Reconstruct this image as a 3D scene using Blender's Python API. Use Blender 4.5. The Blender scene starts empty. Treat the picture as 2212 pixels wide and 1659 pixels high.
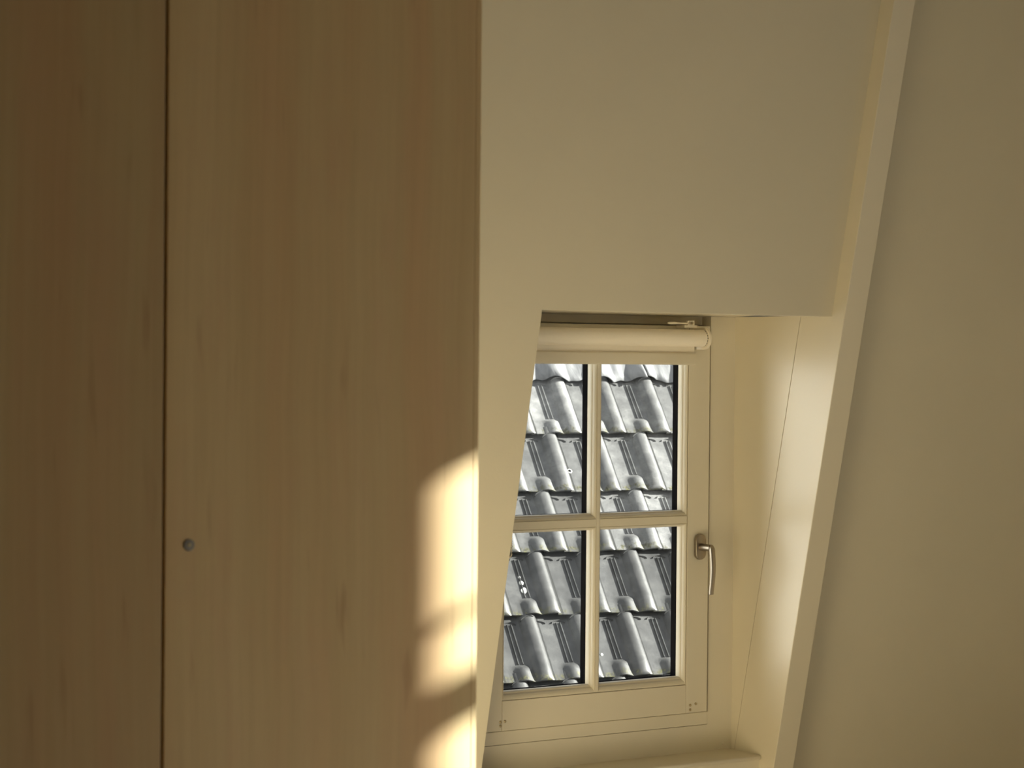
import bpy, bmesh, math, random
from mathutils import Vector, Matrix
random.seed(7)
S = bpy.context.scene
COL = S.collection
PI = math.pi

# ------------------------------------------------------------------ camera
cam_d = bpy.data.cameras.new('camera')
cam = bpy.data.objects.new('camera', cam_d); COL.objects.link(cam)
cam_d.sensor_width = 36.0
cam_d.lens = 5007.0 / 2212.0 * 36.0
cam_d.clip_start = .05; cam_d.clip_end = 500
cam.matrix_world = Matrix(((0.8328472, -0.00193454, -0.55349959, 0.0),
                           (-0.55343818, 0.01239052, -0.83279809, -4.71818857),
                           (0.00846923, 0.99992136, 0.00924876, 1.55),
                           (0, 0, 0, 1)))
cam_d.dof.use_dof = True
cam_d.dof.focus_distance = 7.2
cam_d.dof.aperture_fstop = 8.0
S.camera = cam

# ------------------------------------------------------------------ sky, sun, exposure
SUN_DIR = Vector((-1.0, .5, -.42)).normalized()      # the way the light travels
world = bpy.data.worlds.new('sky'); S.world = world
world.use_nodes = True
wn = world.node_tree.nodes; wl = world.node_tree.links
wn['Background'].inputs[0].default_value = (.97, .98, 1.0, 1)
wn['Background'].inputs[1].default_value = 1.15
sd = bpy.data.lights.new('sun', 'SUN'); sd.energy = 27.0; sd.angle = math.radians(.85)
sd.color = (1.0, .965, .89)
so = bpy.data.objects.new('sun', sd); COL.objects.link(so)
so.rotation_euler = SUN_DIR.to_track_quat('-Z', 'Y').to_euler()
so.location = (12, -6, 8)
def portal(name, loc, rot, sx, sy):
    d = bpy.data.lights.new(name, 'AREA'); d.shape = 'RECTANGLE'; d.size = sx; d.size_y = sy
    d.cycles.is_portal = True
    o = bpy.data.objects.new(name, d); COL.objects.link(o); o.location = loc; o.rotation_euler = rot
portal('window_portal', (5.06, -4.025, .70), (0, PI/2, 0), .8, 1.35)
portal('window_portal', (5.06, -3.01, 1.95), (0, PI/2, 0), 1.42, .12)
portal('window_portal', (5.06, -2.45, 1.20), (0, PI/2, 0), 1.70, .66)
portal('window_portal', (3.9, -6.26, .65), (PI/2, 0, 0), .6, .6)
portal('window_portal', (3.393, .09, 1.12), (-PI/2, 0, 0), .60, .90)
S.view_settings.view_transform = 'Standard'
S.view_settings.look = 'None'
S.view_settings.gamma = 1.0
S.view_settings.use_curve_mapping = False
S.view_settings.exposure = 0.0
S.cycles.max_bounces = 12
S.cycles.diffuse_bounces = 8
S.cycles.transparent_max_bounces = 16
S.cycles.caustics_reflective = False
S.cycles.caustics_refractive = False

# ------------------------------------------------------------------ materials
def new_mat(name):
    m = bpy.data.materials.new(name); m.use_nodes = True
    n = m.node_tree.nodes; l = m.node_tree.links
    return m, n, l, n['Principled BSDF']
def ramp(n, pts):
    r = n.new('ShaderNodeValToRGB'); e = r.color_ramp.elements
    while len(e) > 1: e.remove(e[-1])
    e[0].position = pts[0][0]; e[0].color = (*pts[0][1], 1)
    for p, c in pts[1:]:
        q = e.new(p); q.color = (*c, 1)
    return r
def noise(n, l, vec, scale, detail=4, rough=.55, dist=0.0):
    t = n.new('ShaderNodeTexNoise'); t.inputs['Scale'].default_value = scale
    t.inputs['Detail'].default_value = detail; t.inputs['Roughness'].default_value = rough
    t.inputs['Distortion'].default_value = dist
    if vec is not None: l.new(vec, t.inputs['Vector'])
    return t
def mapping(n, l, src, scale, loc=(0, 0, 0)):
    m = n.new('ShaderNodeMapping'); m.inputs['Scale'].default_value = scale; m.inputs['Location'].default_value = loc
    l.new(src, m.inputs['Vector']); return m.outputs[0]
def mix(n, l, fac, a, b, mode='MIX'):
    m = n.new('ShaderNodeMix'); m.data_type = 'RGBA'; m.blend_type = mode
    for s, v in ((m.inputs[0], fac), (m.inputs[6], a), (m.inputs[7], b)):
        if hasattr(v, 'links'): l.new(v, s)
        elif isinstance(v, tuple): s.default_value = (*v, 1)
        else: s.default_value = v
    return m.outputs[2]
def bump(n, l, b, height, strength, dist):
    bp = n.new('ShaderNodeBump'); bp.inputs['Strength'].default_value = strength; bp.inputs['Distance'].default_value = dist
    l.new(height, bp.inputs['Height']); l.new(bp.outputs[0], b.inputs['Normal'])
def paint(name, col, rough=.6, var=.04, bscale=90, bstr=.15, spec=.3):
    m, n, l, b = new_mat(name)
    tc = n.new('ShaderNodeTexCoord').outputs['Object']
    t = noise(n, l, tc, 2.3, 3)
    r = ramp(n, [(.3, tuple(c*(1-var) for c in col)), (.7, tuple(min(1, c*(1+var)) for c in col))])
    l.new(t.outputs['Fac'], r.inputs[0]); l.new(r.outputs[0], b.inputs['Base Color'])
    b.inputs['Roughness'].default_value = rough
    b.inputs['Specular IOR Level'].default_value = spec
    t2 = noise(n, l, tc, bscale, 3)
    bump(n, l, b, t2.outputs['Fac'], bstr, .002)
    return m
M = {}
CREAM = (.64, .60, .485)
M['inner_plaster'] = paint('off_white_plaster', (.66, .63, .56), .8, .02, 160, .12)
M['ceiling_wood'] = paint('dark_stained_boards', (.20, .15, .10), .7, .1, 30, .1)
M['plaster'] = paint('cream_plaster_paint', CREAM, .75, .02, 160, .12)
M['gloss'] = paint('cream_gloss_paint', (.72, .67, .55), .30, .015, 60, .04, .6)
M['frame'] = paint('window_frame_paint', (.72, .675, .56), .42, .015, 70, .06, .5)
M['white_plastic'] = paint('ivory_plastic', (.86, .80, .68), .35, .01, 60, .02, .5)
M['fabric'] = paint('blind_fabric', (.92, .87, .77), .85, .02, 900, .3, .1)
M['black'] = paint('black_spacer', (.006, .006, .008), .9, .05, 60, .02, 0.0)
M['dark_gap'] = paint('dark_void', (.03, .022, .014), .9, .05, 60, .05)
M['floor'] = paint('oak_floor_paint', (.72, .65, .54), .5, .15, 30, .1)
M['render'] = paint('pale_render', (.55, .55, .54), .9, .06, 40, .3)
M['carcass'] = paint('honey_lacquer', (.88, .73, .47), .5, .02, 60, .05)
M['white_render'] = paint('white_render', (.66, .65, .62), .9, .03, 40, .3)
M['stone_ext'] = paint('grey_brick_render', (.22, .20, .18), .9, .1, 20, .3)

def wood_mat():
    m, n, l, b = new_mat('birch_veneer')
    tc = n.new('ShaderNodeTexCoord').outputs['Object']
    info = n.new('ShaderNodeObjectInfo')
    # slight wander of the grain
    w = noise(n, l, mapping(n, l, tc, (1.2, 1, .9)), 1.6, 2)
    sub = n.new('ShaderNodeVectorMath'); sub.operation = 'SUBTRACT'; sub.inputs[1].default_value = (.5, .5, .5)
    l.new(w.outputs['Color'], sub.inputs[0])
    sc = n.new('ShaderNodeVectorMath'); sc.operation = 'SCALE'; sc.inputs[3].default_value = .05
    l.new(sub.outputs[0], sc.inputs[0])
    ad = n.new('ShaderNodeVectorMath'); ad.operation = 'ADD'; l.new(tc, ad.inputs[0]); l.new(sc.outputs[0], ad.inputs[1])
    v = ad.outputs[0]
    broad = noise(n, l, mapping(n, l, v, (9, 9, .35)), 1.0, 3, .5)
    r1 = ramp(n, [(.28, (.70, .475, .262)), (.40, (.72, .515, .285)), (.55, (.715, .555, .31)), (.70, (.76, .60, .345))])
    l.new(broad.outputs['Fac'], r1.inputs[0])
    fine = noise(n, l, mapping(n, l, v, (60, 60, 1.2)), 1.0, 5, .6)
    r2 = ramp(n, [(.3, (.93, .915, .90)), (.6, (1.0, 1.0, 1.0))])
    l.new(fine.outputs['Fac'], r2.inputs[0])
    c = mix(n, l, 1.0, r1.outputs[0], r2.outputs[0], 'MULTIPLY')
    # short darker streaks
    st = noise(n, l, mapping(n, l, v, (42, 42, 4.5), (3, 1, 2)), 1.0, 2, .45)
    r3 = ramp(n, [(.66, (0, 0, 0)), (.80, (1, 1, 1))])
    l.new(st.outputs['Fac'], r3.inputs[0])
    mul = n.new('ShaderNodeMath'); mul.operation = 'MULTIPLY'; mul.inputs[1].default_value = .55
    l.new(r3.outputs[0], mul.inputs[0])
    c = mix(n, l, mul.outputs[0], c, (.46, .28, .15))
    # reddish flecks
    fl = noise(n, l, mapping(n, l, v, (16, 16, 3.0), (9, 1, 5)), 1.0, 4, .7)
    r4 = ramp(n, [(.50, (0, 0, 0)), (.68, (1, 1, 1))]); l.new(fl.outputs['Fac'], r4.inputs[0])
    mul2 = n.new('ShaderNodeMath'); mul2.operation = 'MULTIPLY'; mul2.inputs[1].default_value = .22
    l.new(r4.outputs[0], mul2.inputs[0])
    c = mix(n, l, mul2.outputs[0], c, (.70, .43, .27))
    # one long red growth line near the right side of the door (wanders a little with height)
    sep = n.new('ShaderNodeSeparateXYZ'); l.new(tc, sep.inputs[0])
    wl_ = noise(n, l, mapping(n, l, tc, (0, 0, 2.6)), 1.0, 2)
    def math_(op, a, bb):
        q = n.new('ShaderNodeMath'); q.operation = op
        for s, vv in ((q.inputs[0], a), (q.inputs[1], bb)):
            if hasattr(vv, 'links'): l.new(vv, s)
            else: s.default_value = vv
        return q.outputs[0]
    xw = math_('ADD', sep.outputs[0], math_('MULTIPLY', wl_.outputs['Fac'], -.020))
    xw = math_('ADD', xw, math_('MULTIPLY', sep.outputs[2], -.002))
    for pos, wd, amt in ((1.950, .007, .42), (1.956, .0024, .35), (1.62, .004, .18), (1.12, .003, .35), (1.30, .004, .40)):
        dd = math_('ABSOLUTE', math_('SUBTRACT', xw, pos), 0)
        f = math_('MAXIMUM', math_('SUBTRACT', 1.0, math_('DIVIDE', dd, wd)), 0.0)
        f = math_('MULTIPLY', f, amt)
        c = mix(n, l, f, c, (.55, .33, .20))
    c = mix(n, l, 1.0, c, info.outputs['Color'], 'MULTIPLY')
    l.new(c, b.inputs['Base Color'])
    b.inputs['Roughness'].default_value = .42
    b.inputs['Specular IOR Level'].default_value = .35
    bump(n, l, b, fine.outputs['Fac'], .05, .001)
    return m
M['wood'] = wood_mat()

def metal(name, col, rough):
    m, n, l, b = new_mat(name)
    tc = n.new('ShaderNodeTexCoord').outputs['Object']
    t = noise(n, l, mapping(n, l, tc, (300, 300, 30)), 1.0, 3)
    r = ramp(n, [(.3, tuple(c*.9 for c in col)), (.7, col)]); l.new(t.outputs['Fac'], r.inputs[0])
    l.new(r.outputs[0], b.inputs['Base Color'])
    b.inputs['Metallic'].default_value = 1.0; b.inputs['Roughness'].default_value = rough
    return m
M['bronze'] = metal('satin_nickel', (.38, .33, .27), .33)
M['brass'] = metal('dull_brass', (.55, .46, .30), .35)
M['steel'] = metal('dull_steel', (.28, .27, .25), .45)

def glass_mat():
    m = bpy.data.materials.new('window_glass'); m.use_nodes = True
    n = m.node_tree.nodes; l = m.node_tree.links
    n.remove(n['Principled BSDF'])
    tr = n.new('ShaderNodeBsdfTransparent'); tr.inputs[0].default_value = (.93, .95, .95, 1)
    gl = n.new('ShaderNodeBsdfGlossy'); gl.inputs['Roughness'].default_value = .01
    fr = n.new('ShaderNodeFresnel'); fr.inputs[0].default_value = 1.15
    mx = n.new('ShaderNodeMixShader')
    l.new(fr.outputs[0], mx.inputs[0]); l.new(tr.outputs[0], mx.inputs[1]); l.new(gl.outputs[0], mx.inputs[2])
    l.new(mx.outputs[0], n['Material Output'].inputs[0])
    return m
M['glass'] = glass_mat()

def tile_mat():
    m, n, l, b = new_mat('weathered_grey_clay')
    tcn = n.new('ShaderNodeTexCoord'); tc = tcn.outputs['Object']
    info = n.new('ShaderNodeObjectInfo')
    cmb = n.new('ShaderNodeVectorMath'); cmb.operation = 'ADD'
    sc = n.new('ShaderNodeVectorMath'); sc.operation = 'SCALE'; sc.inputs[3].default_value = 20
    cx = n.new('ShaderNodeCombineXYZ')
    for i in range(3): l.new(info.outputs['Random'], cx.inputs[i])
    l.new(cx.outputs[0], sc.inputs[0]); l.new(tc, cmb.inputs[0]); l.new(sc.outputs[0], cmb.inputs[1])
    v = cmb.outputs[0]
    a = noise(n, l, v, 14, 5, .6)
    r = ramp(n, [(.30, (.085, .085, .085)), (.52, (.135, .135, .135)), (.72, (.21, .21, .205))])
    l.new(a.outputs['Fac'], r.inputs[0])
    tone = n.new('ShaderNodeMapRange'); l.new(info.outputs['Random'], tone.inputs[0])
    tone.inputs[3].default_value = .85; tone.inputs[4].default_value = 1.15
    hv = n.new('ShaderNodeVectorMath'); hv.operation = 'SCALE'; l.new(r.outputs[0], hv.inputs[0]); l.new(tone.outputs[0], hv.inputs[3])
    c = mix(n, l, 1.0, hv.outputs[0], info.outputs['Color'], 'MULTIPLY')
    sp = noise(n, l, v, 260, 3, .7)
    r2 = ramp(n, [(.34, (.35, .35, .35)), (.46, (1, 1, 1))]); l.new(sp.outputs['Fac'], r2.inputs[0])
    c = mix(n, l, .85, c, mix(n, l, 1.0, c, r2.outputs[0], 'MULTIPLY'))
    # moss and dirt at the lower lip (local y runs 0 at the head to about .33 at the tail)
    sep = n.new('ShaderNodeSeparateXYZ'); l.new(tc, sep.inputs[0])
    mr = n.new('ShaderNodeMapRange'); l.new(sep.outputs[1], mr.inputs[0])
    mr.inputs[1].default_value = -.25; mr.inputs[2].default_value = -.325
    mn = noise(n, l, v, 38, 5, .75)
    mu = n.new('ShaderNodeMath'); mu.operation = 'MULTIPLY'; l.new(mr.outputs[0], mu.inputs[0]); l.new(mn.outputs['Fac'], mu.inputs[1])
    r3 = ramp(n, [(.46, (0, 0, 0)), (.60, (1, 1, 1))]); l.new(mu.outputs[0], r3.inputs[0])
    mc = noise(n, l, v, 150, 3)
    r4 = ramp(n, [(.40, (.03, .028, .02)), (.50, (.055, .052, .028)), (.62, (.12, .118, .045))]); l.new(mc.outputs['Fac'], r4.inputs[0])
    c = mix(n, l, r3.outputs[0], c, r4.outputs[0])
    # shade of the joint beside the neighbouring tile's roll, painted into the colour
    def m2(op, a, bb):
        q = n.new('ShaderNodeMath'); q.operation = op
        for s_, vv in ((q.inputs[0], a), (q.inputs[1], bb)):
            if hasattr(vv, 'links'): l.new(vv, s_)
            else: s_.default_value = vv
        return q.outputs[0]
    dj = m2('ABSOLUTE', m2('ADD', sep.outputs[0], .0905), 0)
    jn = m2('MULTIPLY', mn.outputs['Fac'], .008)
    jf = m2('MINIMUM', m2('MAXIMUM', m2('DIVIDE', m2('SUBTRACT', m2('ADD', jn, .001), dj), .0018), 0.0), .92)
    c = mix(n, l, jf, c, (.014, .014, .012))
    l.new(c, b.inputs['Base Color'])
    b.inputs['Roughness'].default_value = .48
    b.inputs['Specular IOR Level'].default_value = .5
    bump(n, l, b, sp.outputs['Fac'], .25, .002)
    return m
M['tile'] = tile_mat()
def lead_mat():
    m, n, l, b = new_mat('pale_lead_sheet')
    tc = n.new('ShaderNodeTexCoord').outputs['Object']
    a = noise(n, l, mapping(n, l, tc, (30, 7, 7)), 1.0, 5, .65, .6)
    r = ramp(n, [(.30, (.10, .102, .105)), (.50, (.175, .177, .18)), (.70, (.23, .23, .23))]); l.new(a.outputs['Fac'], r.inputs[0])
    l.new(r.outputs[0], b.inputs['Base Color']); b.inputs['Roughness'].default_value = .5
    bump(n, l, b, a.outputs['Fac'], .35, .006)
    return m
M['lead'] = lead_mat()

# ------------------------------------------------------------------ helpers
class MB:
    """collects shapes in world coordinates"""
    def __init__(s): s.v = []; s.f = []
    def add(s, vs, fs):
        o = len(s.v); s.v += [tuple(v) for v in vs]; s.f += [[i+o for i in f] for f in fs]; return s
    def box(s, x0, x1, y0, y1, z0, z1):
        vs = [(x, y, z) for x in (x0, x1) for y in (y0, y1) for z in (z0, z1)]
        return s.add(vs, [(0, 1, 3, 2), (4, 6, 7, 5), (0, 4, 5, 1), (2, 3, 7, 6), (0, 2, 6, 4), (1, 5, 7, 3)])
    def prism(s, pts, off):
        """closed 3D polygon pushed along the vector off"""
        n = len(pts); off = Vector(off)
        vs = [Vector(p) for p in pts] + [Vector(p)+off for p in pts]
        fs = [list(range(n)), list(range(2*n-1, n-1, -1))] + [[i, i+n, (i+1) % n+n, (i+1) % n] for i in range(n)]
        return s.add(vs, fs)
    def tube(s, path, rad, seg=12, cap=True, flat=None):
        """round (or flattened) tube along a path of points"""
        path = [Vector(p) for p in path]; rings = []
        ref = Vector((0, 0, 1))
        for i, p in enumerate(path):
            d = (path[min(i+1, len(path)-1)] - path[max(i-1, 0)]).normalized()
            a = ref if abs(d.dot(ref)) < .93 else Vector((1, 0, 0))
            u = d.cross(a).normalized(); w = u.cross(d).normalized()
            r = rad[i] if isinstance(rad, (list, tuple)) else rad
            ru, rw = (r, r) if not isinstance(r, tuple) else r
            rings.append([p + u*math.cos(2*PI*k/seg)*ru + w*math.sin(2*PI*k/seg)*rw for k in range(seg)])
        vs = [q for r in rings for q in r]; fs = []
        for i in range(len(rings)-1):
            for k in range(seg):
                fs.append([i*seg+k, i*seg+(k+1) % seg, (i+1)*seg+(k+1) % seg, (i+1)*seg+k])
        if cap: fs += [list(range(seg))[::-1], [(len(rings)-1)*seg+k for k in range(seg)]]
        return s.add(vs, fs)
    def ball(s, c, r, seg=8, ring=6):
        c = Vector(c); vs = [c+Vector((0, 0, r))]; fs = []
        for i in range(1, ring):
            t = PI*i/ring
            for k in range(seg):
                vs.append(c+Vector((math.sin(t)*math.cos(2*PI*k/seg), math.sin(t)*math.sin(2*PI*k/seg), math.cos(t)))*r)
        vs.append(c-Vector((0, 0, r)))
        for k in range(seg): fs.append([0, 1+k, 1+(k+1) % seg])
        for i in range(ring-2):
            for k in range(seg): fs.append([1+i*seg+k, 1+(i+1)*seg+k, 1+(i+1)*seg+(k+1) % seg, 1+i*seg+(k+1) % seg])
        b = 1+(ring-2)*seg
        for k in range(seg): fs.append([len(vs)-1, b+(k+1) % seg, b+k])
        return s.add(vs, fs)
    def build(s, name, mat, parent=None, bevel=0, seg=2, smooth=False, **props):
        bm = bmesh.new()
        for v in s.v: bm.verts.new(v)
        bm.verts.ensure_lookup_table()
        for f in s.f:
            try: bm.faces.new([bm.verts[i] for i in f])
            except ValueError: pass
        bmesh.ops.remove_doubles(bm, verts=bm.verts, dist=1e-6)
        bmesh.ops.recalc_face_normals(bm, faces=bm.faces)
        if bevel:
            es = [e for e in bm.edges if len(e.link_faces) == 2 and e.calc_face_angle(0) > .5]
            bmesh.ops.bevel(bm, geom=es, offset=bevel, segments=seg, affect='EDGES', profile=.5)
        xs = [v.co.copy() for v in bm.verts]
        lo = Vector([min(p[i] for p in xs) for i in range(3)]); hi = Vector([max(p[i] for p in xs) for i in range(3)])
        origin = Vector(((lo.x+hi.x)/2, (lo.y+hi.y)/2, lo.z)) if parent is None else W(parent)
        for v in bm.verts: v.co -= origin
        if smooth:
            for f in bm.faces: f.smooth = True
            for e in bm.edges:
                if len(e.link_faces) == 2 and e.calc_face_angle(0) > .6: e.smooth = False
        me = bpy.data.meshes.new(name); bm.to_mesh(me); bm.free()
        me.materials.append(mat)
        o = bpy.data.objects.new(name, me); COL.objects.link(o)
        WORLD[o.name] = origin
        if parent is not None: o.parent = parent
        else: o.location = origin
        for k, v in props.items(): o[k] = v
        return o
WORLD = {}
def W(o): return WORLD[o.name]
def empty(name, loc, **props):
    o = bpy.data.objects.new(name, None); o.empty_display_size = .1
    COL.objects.link(o); o.location = loc; WORLD[o.name] = Vector(loc)
    for k, v in props.items(): o[k] = v
    return o
def struct(o): o['kind'] = 'structure'; return o

# ------------------------------------------------------------------ the sloping attic wall
COT = .2198
def YP(z, off=0.0): return -.3766 + (1.671-z)*COT + off      # room face of the sloping wall
XL, XR, XB = 2.966, 3.834, 3.9015                              # left reveal, right reveal, right edge of the beam
ZC = 3.05                                                      # ceiling
HEAD = 1.6705
def sl(x, z, off=0.0): return (x, YP(z, off), z)
b = MB()
b.prism([sl(-.8, 0), sl(XL, 0), sl(XL, HEAD), sl(XR, HEAD), sl(XR, ZC), sl(-.8, ZC)], (0, .055, 0))
b.prism([sl(XB, 0), sl(5.0, 0), sl(5.0, ZC), sl(XB, ZC)], (0, .055, 0))
wf = struct(b.build('wall_front', M['plaster']))
# head of the window recess, knee wall below the sill, left reveal
MB().prism([(XL, -.325, HEAD+.0135), (XR, -.325, HEAD+.0135), (XR, .05, HEAD+.002), (XL, .05, HEAD+.002)], (0, 0, .03)).build('soffit', M['gloss'], wf)
MB().box(XL, XR, -.113, -.06, 0, .5365).build('apron', M['frame'], wf)
MB().prism([(XL, YP(.50)+.05, .50), (XL, .05, .50), (XL, .05, HEAD+.002), (XL, YP(HEAD)+.05, HEAD+.002)], (-.03, 0, 0)).build('reveal', M['gloss'], wf)
# sloping beam casing, right of the recess
def bm_y(z, d): return YP(z) + d
beam = MB().prism([(XR, YP(0)-.0472, 0), (XR, YP(ZC)-.0472, ZC), (XR, YP(ZC)+.1165, ZC), (XR, YP(0)+.1165, 0)], (XB-XR, 0, 0)).build('trim_1', M['gloss'], bevel=.0015)
struct(beam)
MB().prism([(XR, YP(.50)+.1173, .50), (XR, YP(HEAD)+.1173, HEAD+.003), (XR, .05, HEAD+.003), (XR, .05, .50)], (.03, 0, 0)).build('reveal', M['gloss'], wf)

# the rest of the room
ow = MB()
ow.box(-.92, 2.95, .076, .20, -.1, ZC+.1).box(3.84, 5.12, .076, .20, -.1, ZC+.1).box(2.95, 3.84, .076, .20, -.1, .60).box(2.95, 3.84, .076, .20, 1.675, ZC+.1)
struct(ow.build('wall_outside', M['render']))
struct(MB().box(-.9, 5.25, -6.45, .05, -.1, 0).build('floor', M['floor']))
struct(MB().box(-1.0, 5.25, -6.45, -.2, ZC, ZC+.12).build('ceiling', M['ceiling_wood']))
struct(MB().box(-.92, -.80, -6.45, .1, 0, ZC).build('wall_left', M['wood']))
struct(MB().box(.50, .62, -2.9, -.3, 0, ZC).build('light_blocker', M['wood'])).color = (.6, .6, .6, 1)  # unseen panel added to keep light off the left of the wardrobe
def holed_wall(name, axis, pos, thick, a0, a1, z0, z1, holes):
    """a wall with window openings; axis 'x' = plane x=pos spanning y, 'y' = plane y=pos spanning x"""
    mb = MB(); xs = sorted({a0, a1, *[h[0] for h in holes], *[h[1] for h in holes]})
    for i in range(len(xs)-1):
        p, q = xs[i], xs[i+1]
        hs = sorted([(h[2], h[3]) for h in holes if h[0] <= p and h[1] >= q]); z = z0
        for lo, hi in hs+[(z1, z1)]:
            if lo > z:
                if axis == 'x': mb.box(pos, pos+thick, p, q, z, lo)
                else: mb.box(p, q, pos-thick, pos, z, lo)
            z = hi
    return struct(mb.build(name, M['inner_plaster']))
WIN_A = (-3.055, -2.95, 1.25, 2.665); GLOW_WIN = (-2.80, -2.12, .35, 2.35); BOUNCE_WIN = (-4.78, -3.35, .30, 1.25); WIN_C = (3.6, 4.2, .35, .95)
holed_wall('wall_right', 'x', 5.0, .12, -6.45, -.02, 0, ZC, [WIN_A, BOUNCE_WIN, GLOW_WIN])
holed_wall('wall_back', 'y', -6.2, .12, -.8, 5.0, 0, ZC, [WIN_C])
# unseen windows that let daylight in, two of them added for bounce light
def side_window(name, axis, pos, w, cols, rows, barw):
    a0, a1, z0, z1 = w
    e = struct(empty(name, (pos, (a0+a1)/2, z0) if axis == 'x' else ((a0+a1)/2, pos, z0)))
    fr = MB(); t = .012
    def bx(p, q, r, s_):
        if axis == 'x': fr.box(pos-t, pos+t, p, q, r, s_)
        else: fr.box(p, q, pos-t, pos+t, r, s_)
    f = .012
    bx(a0, a0+f, z0, z1); bx(a1-f, a1, z0, z1); bx(a0+f, a1-f, z0, z0+f); bx(a0+f, a1-f, z1-f, z1)
    for c in cols: bx(c-barw/2, c+barw/2, z0+f, z1-f)
    for r, h in rows: bx(a0+f, a1-f, r-h/2, r+h/2)
    fr.build('frame', M['frame'], e)
    g = MB()
    if axis == 'x': g.box(pos-.002, pos+.002, a0+f, a1-f, z0+f, z1-f)
    else: g.box(a0+f, a1-f, pos-.002, pos+.002, z0+f, z1-f)
    g.build('pane', M['glass'], e)
side_window('window_2', 'x', 5.06, WIN_A, [], [(2.405, .014), (2.262, .080)], .03)
side_window('glow_window', 'x', 5.06, GLOW_WIN, [], [], .03)  # added window, placed to throw sun on the wardrobe's unseen side
side_window('bounce_window', 'x', 5.06, BOUNCE_WIN, [-4.02], [(.70, .03)], .04)  # added window, sized to bounce sun up off the floor
side_window('window_4', 'y', -6.26, WIN_C, [], [(.65, .03)], .04)

# ------------------------------------------------------------------ the casement window
win = struct(empty('window_1', (3.393, 0, .5467)))
SF, GL = -.008, .022                        # sash face, glass plane
# fixed frame
MB().box(3.7535, XR, 0, .07, .6153, HEAD+.003).build('jamb', M['frame'], win)
MB().box(XL, 3.0335, 0, .07, .6153, HEAD+.003).build('jamb', M['frame'], win)
MB().box(3.034, 3.753, .035, .07, 1.6515, HEAD+.003).build('frame_head', M['frame'], win, bevel=.0012)
MB().box(3.034, 3.7530, -.0014, .07, .6165, .6490).build('frame_bottom', M['frame'], win, bevel=.0012)
MB().box(XL, XR, .0, .07, .5200, .6153).build('bottom_board', M['frame'], win)
# sash
MB().box(3.677, 3.745, SF, .05, .651, 1.648).build('stile', M['frame'], win, bevel=.0012)
MB().box(3.041, 3.1095, SF, .05, .651, 1.648).build('stile', M['frame'], win, bevel=.0012)
MB().box(3.1103, 3.6762, SF, .05, .651, .7240).build('bottom_rail', M['frame'], win, bevel=.0010)
MB().box(3.1103, 3.6762, SF, .05, 1.5910, 1.648).build('top_rail', M['frame'], win, bevel=.0010)
MB().box(3.388, 3.398, SF, .05, .7255, 1.590).build('muntin', M['frame'], win, bevel=.0008)
MB().box(3.112, 3.3875, SF, .05, 1.1402, 1.1598).box(3.3985, 3.6745, SF, .05, 1.1402, 1.1598).build('muntin', M['frame'], win, bevel=.0008)
PROF = [(0, .0225), (0, .011), (.10, .0065), (.30, .0045), (.36, .0005), (.46, -.0025), (.66, -.0055), (.86, -.0070), (.90, -.0050), (1.0, -.0050), (1.0, .03)]
def loop_bead(x0, x1, z0, z1, wl_, wr, wb, wt, prof, name, mat, sm=True, hollow=True):
    vs, fs = [], []
    for u, y in prof:
        vs += [(x0-u*wl_, y, z0-u*wb), (x1+u*wr, y, z0-u*wb), (x1+u*wr, y, z1+u*wt), (x0-u*wl_, y, z1+u*wt)]
    n = len(prof)
    for i in range(n):
        j = (i+1) % n
        for k in range(4):
            fs.append([i*4+k, i*4+(k+1) % 4, j*4+(k+1) % 4, j*4+k])
    return MB().add(vs, fs).build(name, mat, win)
panes = []
for (x0, x1, wl_, wr) in ((3.121, 3.379, .010, .009), (3.407, 3.6655, .009, .010)):
    for (z0, z1, wb, wt) in ((1.1735, 1.580, .0135, .010), (.7450, 1.1315, .0200, .0085)):
        loop_bead(x0, x1, z0, z1, wl_, wr, wb, wt, PROF, 'glazing_bead', M['frame'])
        p = MB().box(x0-.004, x1+.004, GL+.001, GL+.004, z0-.004, z1+.004).build('pane', M['glass'], win)
        g = MB()
        ya, yb = GL+.005, GL+.0235
        for bx in ((x0-.010, x0-.0005, z0-.01, z1+.01), (x1+.0005, x1+.010, z0-.01, z1+.01), (x0-.0005, x1+.0005, z0-.01, z0-.0005), (x0-.0005, x1+.0005, z1+.0005, z1+.01)):
            g.box(bx[0], bx[1], ya, yb, bx[2], bx[3])
        g.build('spacer_bar', M['black'], win)
        # outer half of the sash around the pane
# outside part of sash and frame
g = MB()
g.box(2.97, 3.113, .052, .075, .60, 1.69).box(3.705, 3.86, .052, .075, .60, 1.69).box(3.113, 3.705, .052, .075, .60, .735).box(3.113, 3.705, .052, .075, 1.59, 1.69)
g.box(3.3925, 3.399, .052, .060, .735, 1.59).box(3.113, 3.705, .052, .060, 1.140, 1.160)
g.build('outer_frame', M['frame'], win)
# sill board with a rounded nose
pts = []
zt, zb, yn = .5467, .5345, -.1250
for k in range(7):
    a = PI/2 + PI*k/6
    pts.append((XL, yn + .0055 + math.cos(a)*.0055, (zt+zb)/2 + math.sin(a)*(zt-zb)/2))
prof_ = [(XL, .02, zt)] + pts + [(XL, .02, zb)]
MB().prism(prof_, (XR-.003-XL, 0, 0)).build('window_sill', M['frame'], win, bevel=.002, smooth=True)
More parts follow.
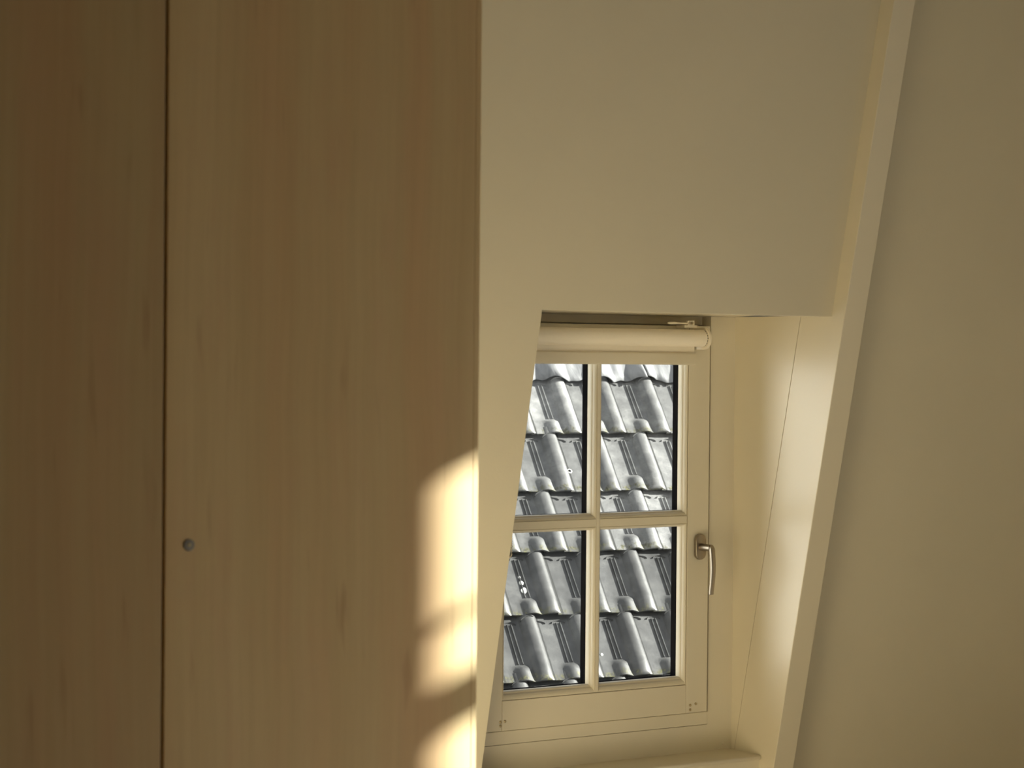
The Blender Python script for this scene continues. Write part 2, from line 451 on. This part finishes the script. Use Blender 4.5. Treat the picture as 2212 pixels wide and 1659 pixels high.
# handle: oblong rose, neck and curved lever
han = MB(); cx_, cz = 3.7130, 1.0790
ring = []
for k in range(28):
    a = 2*PI*k/28
    ring.append((cx_+math.cos(a)*.0165, SF, cz+math.sin(a)*.0165+(.0165 if math.sin(a) >= 0 else -.0165)))
hr = MB().prism(ring, (0, -.012, 0)).build('handle', M['bronze'], win, bevel=.0022, seg=3, smooth=True)
MB().tube([(cx_, SF-.010, cz), (cx_, -.045, cz), (cx_, -.060, cz)], [.0095, .0088, .0088], 18).build('neck', M['bronze'], hr, smooth=True)
# lever: rectangular section bowed away from the window
vs, fs = [], []
N = 16
for i in range(N+1):
    t = i/N
    z = 1.0865 - t*.127
    bow = math.sin(PI*min(1, t*1.04))*.0065
    yc = -.0615 - bow + (0.0035 if i == 0 else 0)
    hw = (.0066 if i else .0050) - .0006*t; ht = .0048 - .0012*t
    if i == 0: ht *= .7
    vs += [(cx_-hw, yc+ht, z), (cx_+hw, yc+ht, z), (cx_+hw, yc-ht, z), (cx_-hw, yc-ht, z)]
for i in range(N):
    for k in range(4): fs.append([i*4+k, i*4+(k+1) % 4, (i+1)*4+(k+1) % 4, (i+1)*4+k])
fs += [[0, 1, 2, 3], [N*4+3, N*4+2, N*4+1, N*4]]
MB().add(vs, fs).build('lever', M['bronze'], hr, bevel=.0016, seg=2, smooth=True)
# small corner screws of the sash and a filled dowel in the frame
for sx, sz in ((3.1180, .6742), (3.1050, .6735), (3.1050, .6640), (3.6900, .6712), (3.6900, .6592), (3.7080, .6734)):
    r_ = .0036
    MB().tube([(sx, SF+.001, sz), (sx, SF-.0012, sz), (sx, SF-.0026, sz)], [r_, r_, r_*.55], 12).tube([(sx, SF-.002, sz), (sx, SF-.0030, sz)], [r_*.3, r_*.3], 6).build('screw', M['brass'], win, smooth=True)
MB().tube([(3.806, .001, .5613), (3.806, -.0012, .5613), (3.806, -.0022, .5613)], [.0045, .0042, .0022], 12).build('dowel_plug', M['frame'], win, smooth=True)

# ------------------------------------------------------------------ roller blind
bl = empty('roller_blind', (3.393, -.045, 1.5475), label='cream roller blind rolled up on its tube at the top of the window', category='blind')
TY, TZ, TR = -.050, 1.6160, .0216
MB().tube([(3.100, TY, TZ), (3.686, TY, TZ)], TR, 40).build('roller_tube', M['fabric'], bl, smooth=True)
def cheek(x0, x1, nm='bracket'):
    pts = []; R_ = .0285
    pts.append((x0, SF-.0005, TZ+R_-.003)); pts.append((x0, TY+.006, TZ+R_-.001))
    for k in range(15):
        a = PI/2 + PI*k/14
        pts.append((x0, TY+.002+math.cos(a)*(R_-.001), TZ-.0005+math.sin(a)*R_))
    pts.append((x0, SF-.0005, TZ-R_))
    MB().prism(pts, (x1-x0, 0, 0)).build(nm, M['white_plastic'], bl, bevel=.0018, seg=2, smooth=True)
cheek(3.6885, 3.6975); cheek(3.0885, 3.0975)
# sprocket teeth seen in the slit between tube and bracket
g = MB()
for k in range(18):
    a = 2*PI*k/18
    g.box(3.6862, 3.6884, TY+math.cos(a)*.0195-.0016, TY+math.cos(a)*.0195+.0016, TZ+math.sin(a)*.0195-.0016, TZ+math.sin(a)*.0195+.0016)
g.tube([(3.6860, TY, TZ), (3.6886, TY, TZ)], .017, 20)
g.build('chain_wheel', M['dark_gap'], bl)
MB().box(3.1105, 3.6765, -.0292, -.0284, 1.570, 1.618).build('fabric', M['fabric'], bl)
pr = []
for k in range(20):
    a = 2*PI*k/20
    c, s_ = math.cos(a), math.sin(a)
    pr.append((3.1085, -.0288+math.copysign(abs(c)**.5, c)*.0075, 1.5635+math.copysign(abs(s_)**.35, s_)*.0158))
MB().prism(pr, (.5695, 0, 0)).build('bottom_rail', M['frame'], bl, bevel=.0006, smooth=True)
# bead chain at the left end
g = MB()
zc0, zc1 = 1.600, 1.088
n_ = int((zc0-zc1)/.0062)
for k in range(n_):
    z = zc0-(k+.5)*.0062
    g.ball((3.0935, TY-.018, z), .0022, 6, 4); g.ball((3.0935, TY+.018, z), .0022, 6, 4)
for k in range(9):
    a = PI*k/8
    g.ball((3.0935, TY+math.cos(a)*.018, zc1-math.sin(a)*.010), .0022, 6, 4)
g.tube([(3.0935, TY-.018, zc0), (3.0935, TY-.018, zc1)], .0007, 5).tube([(3.0935, TY+.018, zc0), (3.0935, TY+.018, zc1)], .0007, 5)
g.build('bead_chain', M['white_plastic'], bl, smooth=True)
# clip over the bracket: small square loop with a lever
g = MB(); yy = -.045
x0, x1, z0, z1 = 3.6395, 3.6605, 1.6490, 1.6605
for bxx in ((x0, x1, z1-.0024, z1), (x0, x1, z0, z0+.0024), (x0, x0+.0024, z0+.0024, z1-.0024), (x1-.0024, x1, z0+.0024, z1-.0024)):
    g.box(bxx[0], bxx[1], yy-.004, yy+.004, bxx[2], bxx[3])
g.box(3.628, 3.668, yy-.005, yy+.03, 1.6425, 1.6490)
g.build('clip', M['white_plastic'], bl, bevel=.0005)
MB().tube([(3.578, yy, 1.6535), (3.583, yy, 1.6535), (3.598, yy, 1.6540), (3.610, yy, 1.6538), (3.650, yy, 1.6535)], [.0012, .0032, .0034, .0024, .0022], 12).build('clip_lever', M['white_plastic'], bl, smooth=True)

# ------------------------------------------------------------------ wardrobe
wr_ = empty('wardrobe', (1.5, -1.2, 0), label='tall pale birch wardrobe with flat handleless doors filling the left of the room', category='wardrobe')
WY = -1.5; WT = 3.03
MB().box(.905, 2.0725, WY+.021, -.62, .08, WT).build('body', M['carcass'], wr_)
MB().box(.93, 2.055, WY+.06, -.64, 0, .08).build('plinth', M['wood'], wr_)
d1 = MB().box(.905, 1.5042, WY, WY+.019, .085, WT-.004).build('door', M['wood'], wr_, bevel=.0012)
d1.color = (.80, .805, .80, 1)  # light falloff to the left, put into this door's tone
d2 = MB().box(1.5095, 2.0629, WY, WY+.019, .085, WT-.004).build('door', M['wood'], wr_, bevel=.0012)
MB().box(2.0630, 2.0735, WY, WY+.019, .085, WT-.004).build('edge_strip', M['wood'], wr_, bevel=.0010)
MB().box(1.500, 1.514, WY+.0192, WY+.0208, .085, WT-.004).build('gap_strip', M['dark_gap'], wr_)  # dark strip behind the gap between the doors
LX, LZ = 1.5487, 1.2674
lk = MB().tube([(LX, WY+.002, LZ), (LX, WY-.0010, LZ), (LX, WY-.0022, LZ)], [.0092, .0092, .0080], 28).build('lock', M['steel'], d2, smooth=True)
MB().tube([(LX, WY-.0018, LZ), (LX, WY-.0036, LZ)], [.0038, .0032], 20).build('lock_core', M['brass'], d2, smooth=True)

# ------------------------------------------------------------------ roof across the way
DL, AL = math.radians(-11.62), math.radians(52.35)
TW, G, S0 = .22, .308, .135
E_ = Vector((math.cos(DL), math.sin(DL), 0))
N_ = Vector((-math.sin(DL), math.cos(DL), 0))
U_ = -(N_*math.cos(AL) + Vector((0, 0, math.sin(AL))))       # down the slope
K_ = E_.cross(-U_).normalized()                               # out of the roof
if K_.z < 0: K_ = -K_
P0 = Vector((5.938, 3.885, 1.490))
def RP(t, s, h=0.0): return P0 + E_*(TW*t) + U_*(G*s) + K_*h
roof = empty('tiled_roof', RP(2, 10), label='steep weathered grey pantile roof outside, seen through the window panes', category='roof')
rot = Matrix((E_, -U_, K_)).transposed().to_4x4()
def sm(e0, e1, x):
    t = max(0, min(1, (x-e0)/(e1-e0))); return t*t*(3-2*t)
RC, RR = .0850, .0360          # roll centre and half width inside a tile
def tile_h(a, v):
    """height of the tile's upper face: a across (-.11 .. .13), v down 0..1"""
    h = .004*math.cos((a+.01)/.09*PI/2) * -1 + .003
    d = (a-RC)/RR
    # long roll at the right edge, rounded off at the tail
    tail = math.sqrt(max(0.0, 1-((v-.80)/.2)**2)) if v > .80 else 1
    if -1.15 < d < 1.05:
        h += .0245*max(0.0, 1-abs(d/1.15 if d < 0 else d/1.05)**2.2)**.75*(.22+.78*tail)
    # weather bump in the middle at the tail
    db = a/.042
    if abs(db) < 1: h += .018*math.cos(db*PI/2)**1.3*sm(.755, .83, v)
    return h
def build_tile():
    mb = MB(); L = .345
    NA = [-.112, -.100, -.085, -.065, -.046, -.034, -.028, -.020, -.010, 0, .010, .020, .028, .034, .038, .044, .052, .062, .073, .084, .094, .103, .111, .118, .1235, .1265]
    NV = [0, .15, .3, .45, .6, .72, .755, .775, .80, .83, .87, .90, .94, .97, .99, 1.0]
    lift = lambda v: .002+.026*v
    vs = []; na = len(NA)
    for v in NV:
        for a in NA: vs.append((a, -v*L, tile_h(a, v)+lift(v)))
    fs = [[i*na+j, i*na+j+1, (i+1)*na+j+1, (i+1)*na+j] for i in range(len(NV)-1) for j in range(na-1)]
    # thick tail edge and right edge
    o = len(vs); th = .012
    for j, a in enumerate(NA): vs.append((a, -L+.002, tile_h(a, 1)+lift(1)-th))
    last = (len(NV)-1)*na
    fs += [[last+j, last+j+1, o+j+1, o+j] for j in range(na-1)]
    o2 = len(vs)
    for v in NV: vs.append((NA[-1]-.002, -v*L, tile_h(NA[-1], v)+lift(v)-.012))
    fs += [[i*na+na-1, (i+1)*na+na-1, o2+i+1, o2+i] for i in range(len(NV)-1)]
    mb.add(vs, fs)
    # twin ribs down the middle, slightly closing up
    def rib(x0, x1):
        va, vb = .185, .755; vv = []
        for k in range(7):
            v = va+(vb-va)*k/6; xc = x0+(x1-x0)*k/6
            hh = tile_h(xc, min(v, .73))+lift(v); y = -v*L
            vv += [(xc-.0042, y, hh-.001), (xc-.0012, y, hh+.0062), (xc+.0012, y, hh+.0062), (xc+.0042, y, hh-.001)]
        ff = [[k*4+j, k*4+j+1, (k+1)*4+j+1, (k+1)*4+j] for k in range(6) for j in range(3)]
        ff += [[0, 1, 2, 3], [27, 26, 25, 24]]
        mb.add(vv, ff)
    rib(-.0085, -.0105); rib(.0085, .0105)
    # crescent mark above the ribs and half crescents by the roll
    def arc(cx, cy, r, a0, a1, hgt=.0065):
        vv = []; m = 8
        for k in range(m+1):
            a = a0+(a1-a0)*k/m
            wdt = .0062*math.sin(PI*k/m)+.0006
            for rr, dz in ((r-wdt, -.001), (r, hgt), (r+wdt*.5, -.001)):
                x, y = cx+math.cos(a)*rr, cy+math.sin(a)*rr*.55
                vv.append((x, y, tile_h(x, -y/L)+lift(-y/L)+dz))
        ff = [[k*3+j, k*3+j+1, (k+1)*3+j+1, (k+1)*3+j] for k in range(m) for j in range(2)]
        mb.add(vv, ff)
    arc(0, -.070, .030, PI*.95, PI*.05)
    arc(-.088, -.072, .030, PI*.70, PI*.08)
    arc(RC, -.058, .036, PI*1.0, PI*.30, .0055)
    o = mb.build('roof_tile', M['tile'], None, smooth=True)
    # keep the tile's own frame
    me = o.data; off = W(o)
    for v in me.vertices: v.co += off
    for p in me.polygons: p.use_smooth = True
    o.location = (0, 0, 0)
    return o
proto = build_tile()
def put(o, t, s, tilt=0.0, k=0.0):
    o.parent = roof
    m = Matrix.Translation(RP(t, s) - W(roof)) @ rot @ Matrix.Rotation(tilt, 4, 'Z') @ Matrix.Rotation(k, 4, 'X')
    o.matrix_local = m
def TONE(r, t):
    """tone per tile: lighter near the flashing, darker lower down, one lightest tile"""
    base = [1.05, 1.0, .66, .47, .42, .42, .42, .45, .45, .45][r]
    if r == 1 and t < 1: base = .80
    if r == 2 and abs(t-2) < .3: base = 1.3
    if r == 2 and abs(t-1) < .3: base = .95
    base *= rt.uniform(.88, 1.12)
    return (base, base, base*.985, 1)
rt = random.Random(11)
first = True
rr = random.Random(4)
COLS = range(-9, 12)
for r in range(0, 10):
    for c in COLS:
        # roll of this tile sits at column t_roll; ribs half a tile to its left
        t_roll = c - .5*(r % 2)
        o = proto if first else proto.copy()
        if not first: COL.objects.link(o)
        first = False
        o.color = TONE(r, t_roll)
        put(o, t_roll - RC/TW + rr.uniform(-.012, .012), r + rr.uniform(-.012, .012) - .02, rr.uniform(-.006, .006), rr.uniform(-.004, .004))
# boarding under the tiles
MB().prism([RP(-11, -2, -.05), RP(13, -2, -.05), RP(13, 11, -.05), RP(-11, 11, -.05)], -K_*.04).build('roof_deck', M['dark_gap'], roof)
# pale lichen spots on three of the tiles
M['lichen'] = paint('pale_lichen', (.62, .62, .58), .9, .1, 300, .3)
def surf(t, s):
    r = math.floor(s+.02); v = (s-r+.02)*G/.345
    a = (t-(math.floor(t+.5*(r % 2)+.5)-.5*(r % 2)-RC/TW))*TW          # offset from the nearest tile centre
    if a > .11: a -= TW
    if a < -.11: a += TW
    return RP(t, s, tile_h(a, v)+.002+.026*v+.003)
for t_, s_, r1, ring_ in ((-.290, 1.745, .0115, True), (-1.929, 3.565, .0105, False), (-1.921, 3.690, .0135, False), (-1.938, 3.470, .006, False), (-.703, 4.736, .006, False)):
    q = random.Random(int(s_*100)); c0 = surf(t_, s_); n_ = 14; vs = []; fs = []
    for k in range(n_):
        a = 2*PI*k/n_; w_ = r1*q.uniform(.85, 1.1)
        dvec = E_*math.cos(a)-U_*math.sin(a)
        vs += [c0+dvec*w_, c0+dvec*(w_*(.62 if ring_ else .05))+K_*.001, c0+dvec*w_-K_*.006]
    for k in range(n_):
        j = (k+1) % n_
        fs += [[k*3, j*3, j*3+1, k*3+1], [k*3, k*3+2, j*3+2, j*3]]
    if not ring_: fs.append([k*3+1 for k in range(n_)])
    MB().add(vs, fs).build('lichen_spot', M['lichen'], roof)
# lead flashing dressed over the top course
def flashing(t0, t1, seed):
    q = random.Random(seed); vs, fs = [], []; nt = int((t1-t0)/.045)+1; ns = 12
    ph = [q.uniform(0, 6) for _ in range(4)]
    for i in range(ns+1):
        w_ = i/ns
        s = -1.6 + (S0+1.6)*w_
        for j in range(nt+1):
            t = t0+(t1-t0)*j/nt
            a = ((t+RC/TW+.5) % 1.0 - .5)*TW
            x = a if a > -.02 else a+TW
            near = min(abs(x-RC), abs(x-RC-TW), abs(x-RC+TW))
            roll = .040*max(0.0, 1-(near/.062)**2)
            k = sm(.55, 1.0, w_)
            wob = .0015*math.sin(t*9+ph[0]+w_*3)+.0012*math.sin(t*23+ph[1])+.002*math.sin(w_*11+ph[2]+t*4)
            base = .020 + roll*k + wob
            ss = s + (.035*math.sin(t*6.28+ph[3])+.02*math.sin(t*17+ph[1]))*k*.6
            vs.append(RP(t, ss, base))
    for i in range(ns):
        for j in range(nt): fs.append([i*(nt+1)+j, i*(nt+1)+j+1, (i+1)*(nt+1)+j+1, (i+1)*(nt+1)+j])
    o = MB().add(vs, fs).build('lead_flashing', M['lead'], roof)
    for p in o.data.polygons: p.use_smooth = True
    md = o.modifiers.new('thickness', 'SOLIDIFY'); md.thickness = .004; md.offset = 0
flashing(-9.5, -2.6, 1); flashing(-2.62, 1.98, 2); flashing(2.0, 6.5, 3); flashing(6.52, 11.5, 5)
up = MB(); a_, b_ = RP(-11, -1.62, 0), RP(13, -1.62, 0)
up.prism([a_+Vector((0, 0, -.3)), b_+Vector((0, 0, -.3)), b_+Vector((0, 0, .55)), a_+Vector((0, 0, .55))], N_*.25).build('parapet', M['render'], roof)

# pale house added out of view, to bounce sunlight onto the window reveal
wh = empty('reflector_house', (-1, 6, -3), label='unseen pale house added left of the tiled roof as a sun reflector', category='house')
HA, HB = Vector((-4.5, 3.2, -3)), Vector((3.3, 7.2, -3)); HN = Vector((-(HB-HA).y, (HB-HA).x, 0)).normalized()
hm = MB(); hm.prism([HA, HB, HB+Vector((0, 0, 7)), HA+Vector((0, 0, 7))], HN*5); hm.build('wall', M['white_render'], wh)
hr_ = MB(); hr_.prism([HA-HN*.3+Vector((0, 0, 7)), HA+HN*5.3+Vector((0, 0, 7)), HA+HN*2.5+Vector((0, 0, 9.5))], (HB-HA)); hr_.build('roof', M['tile'], wh)
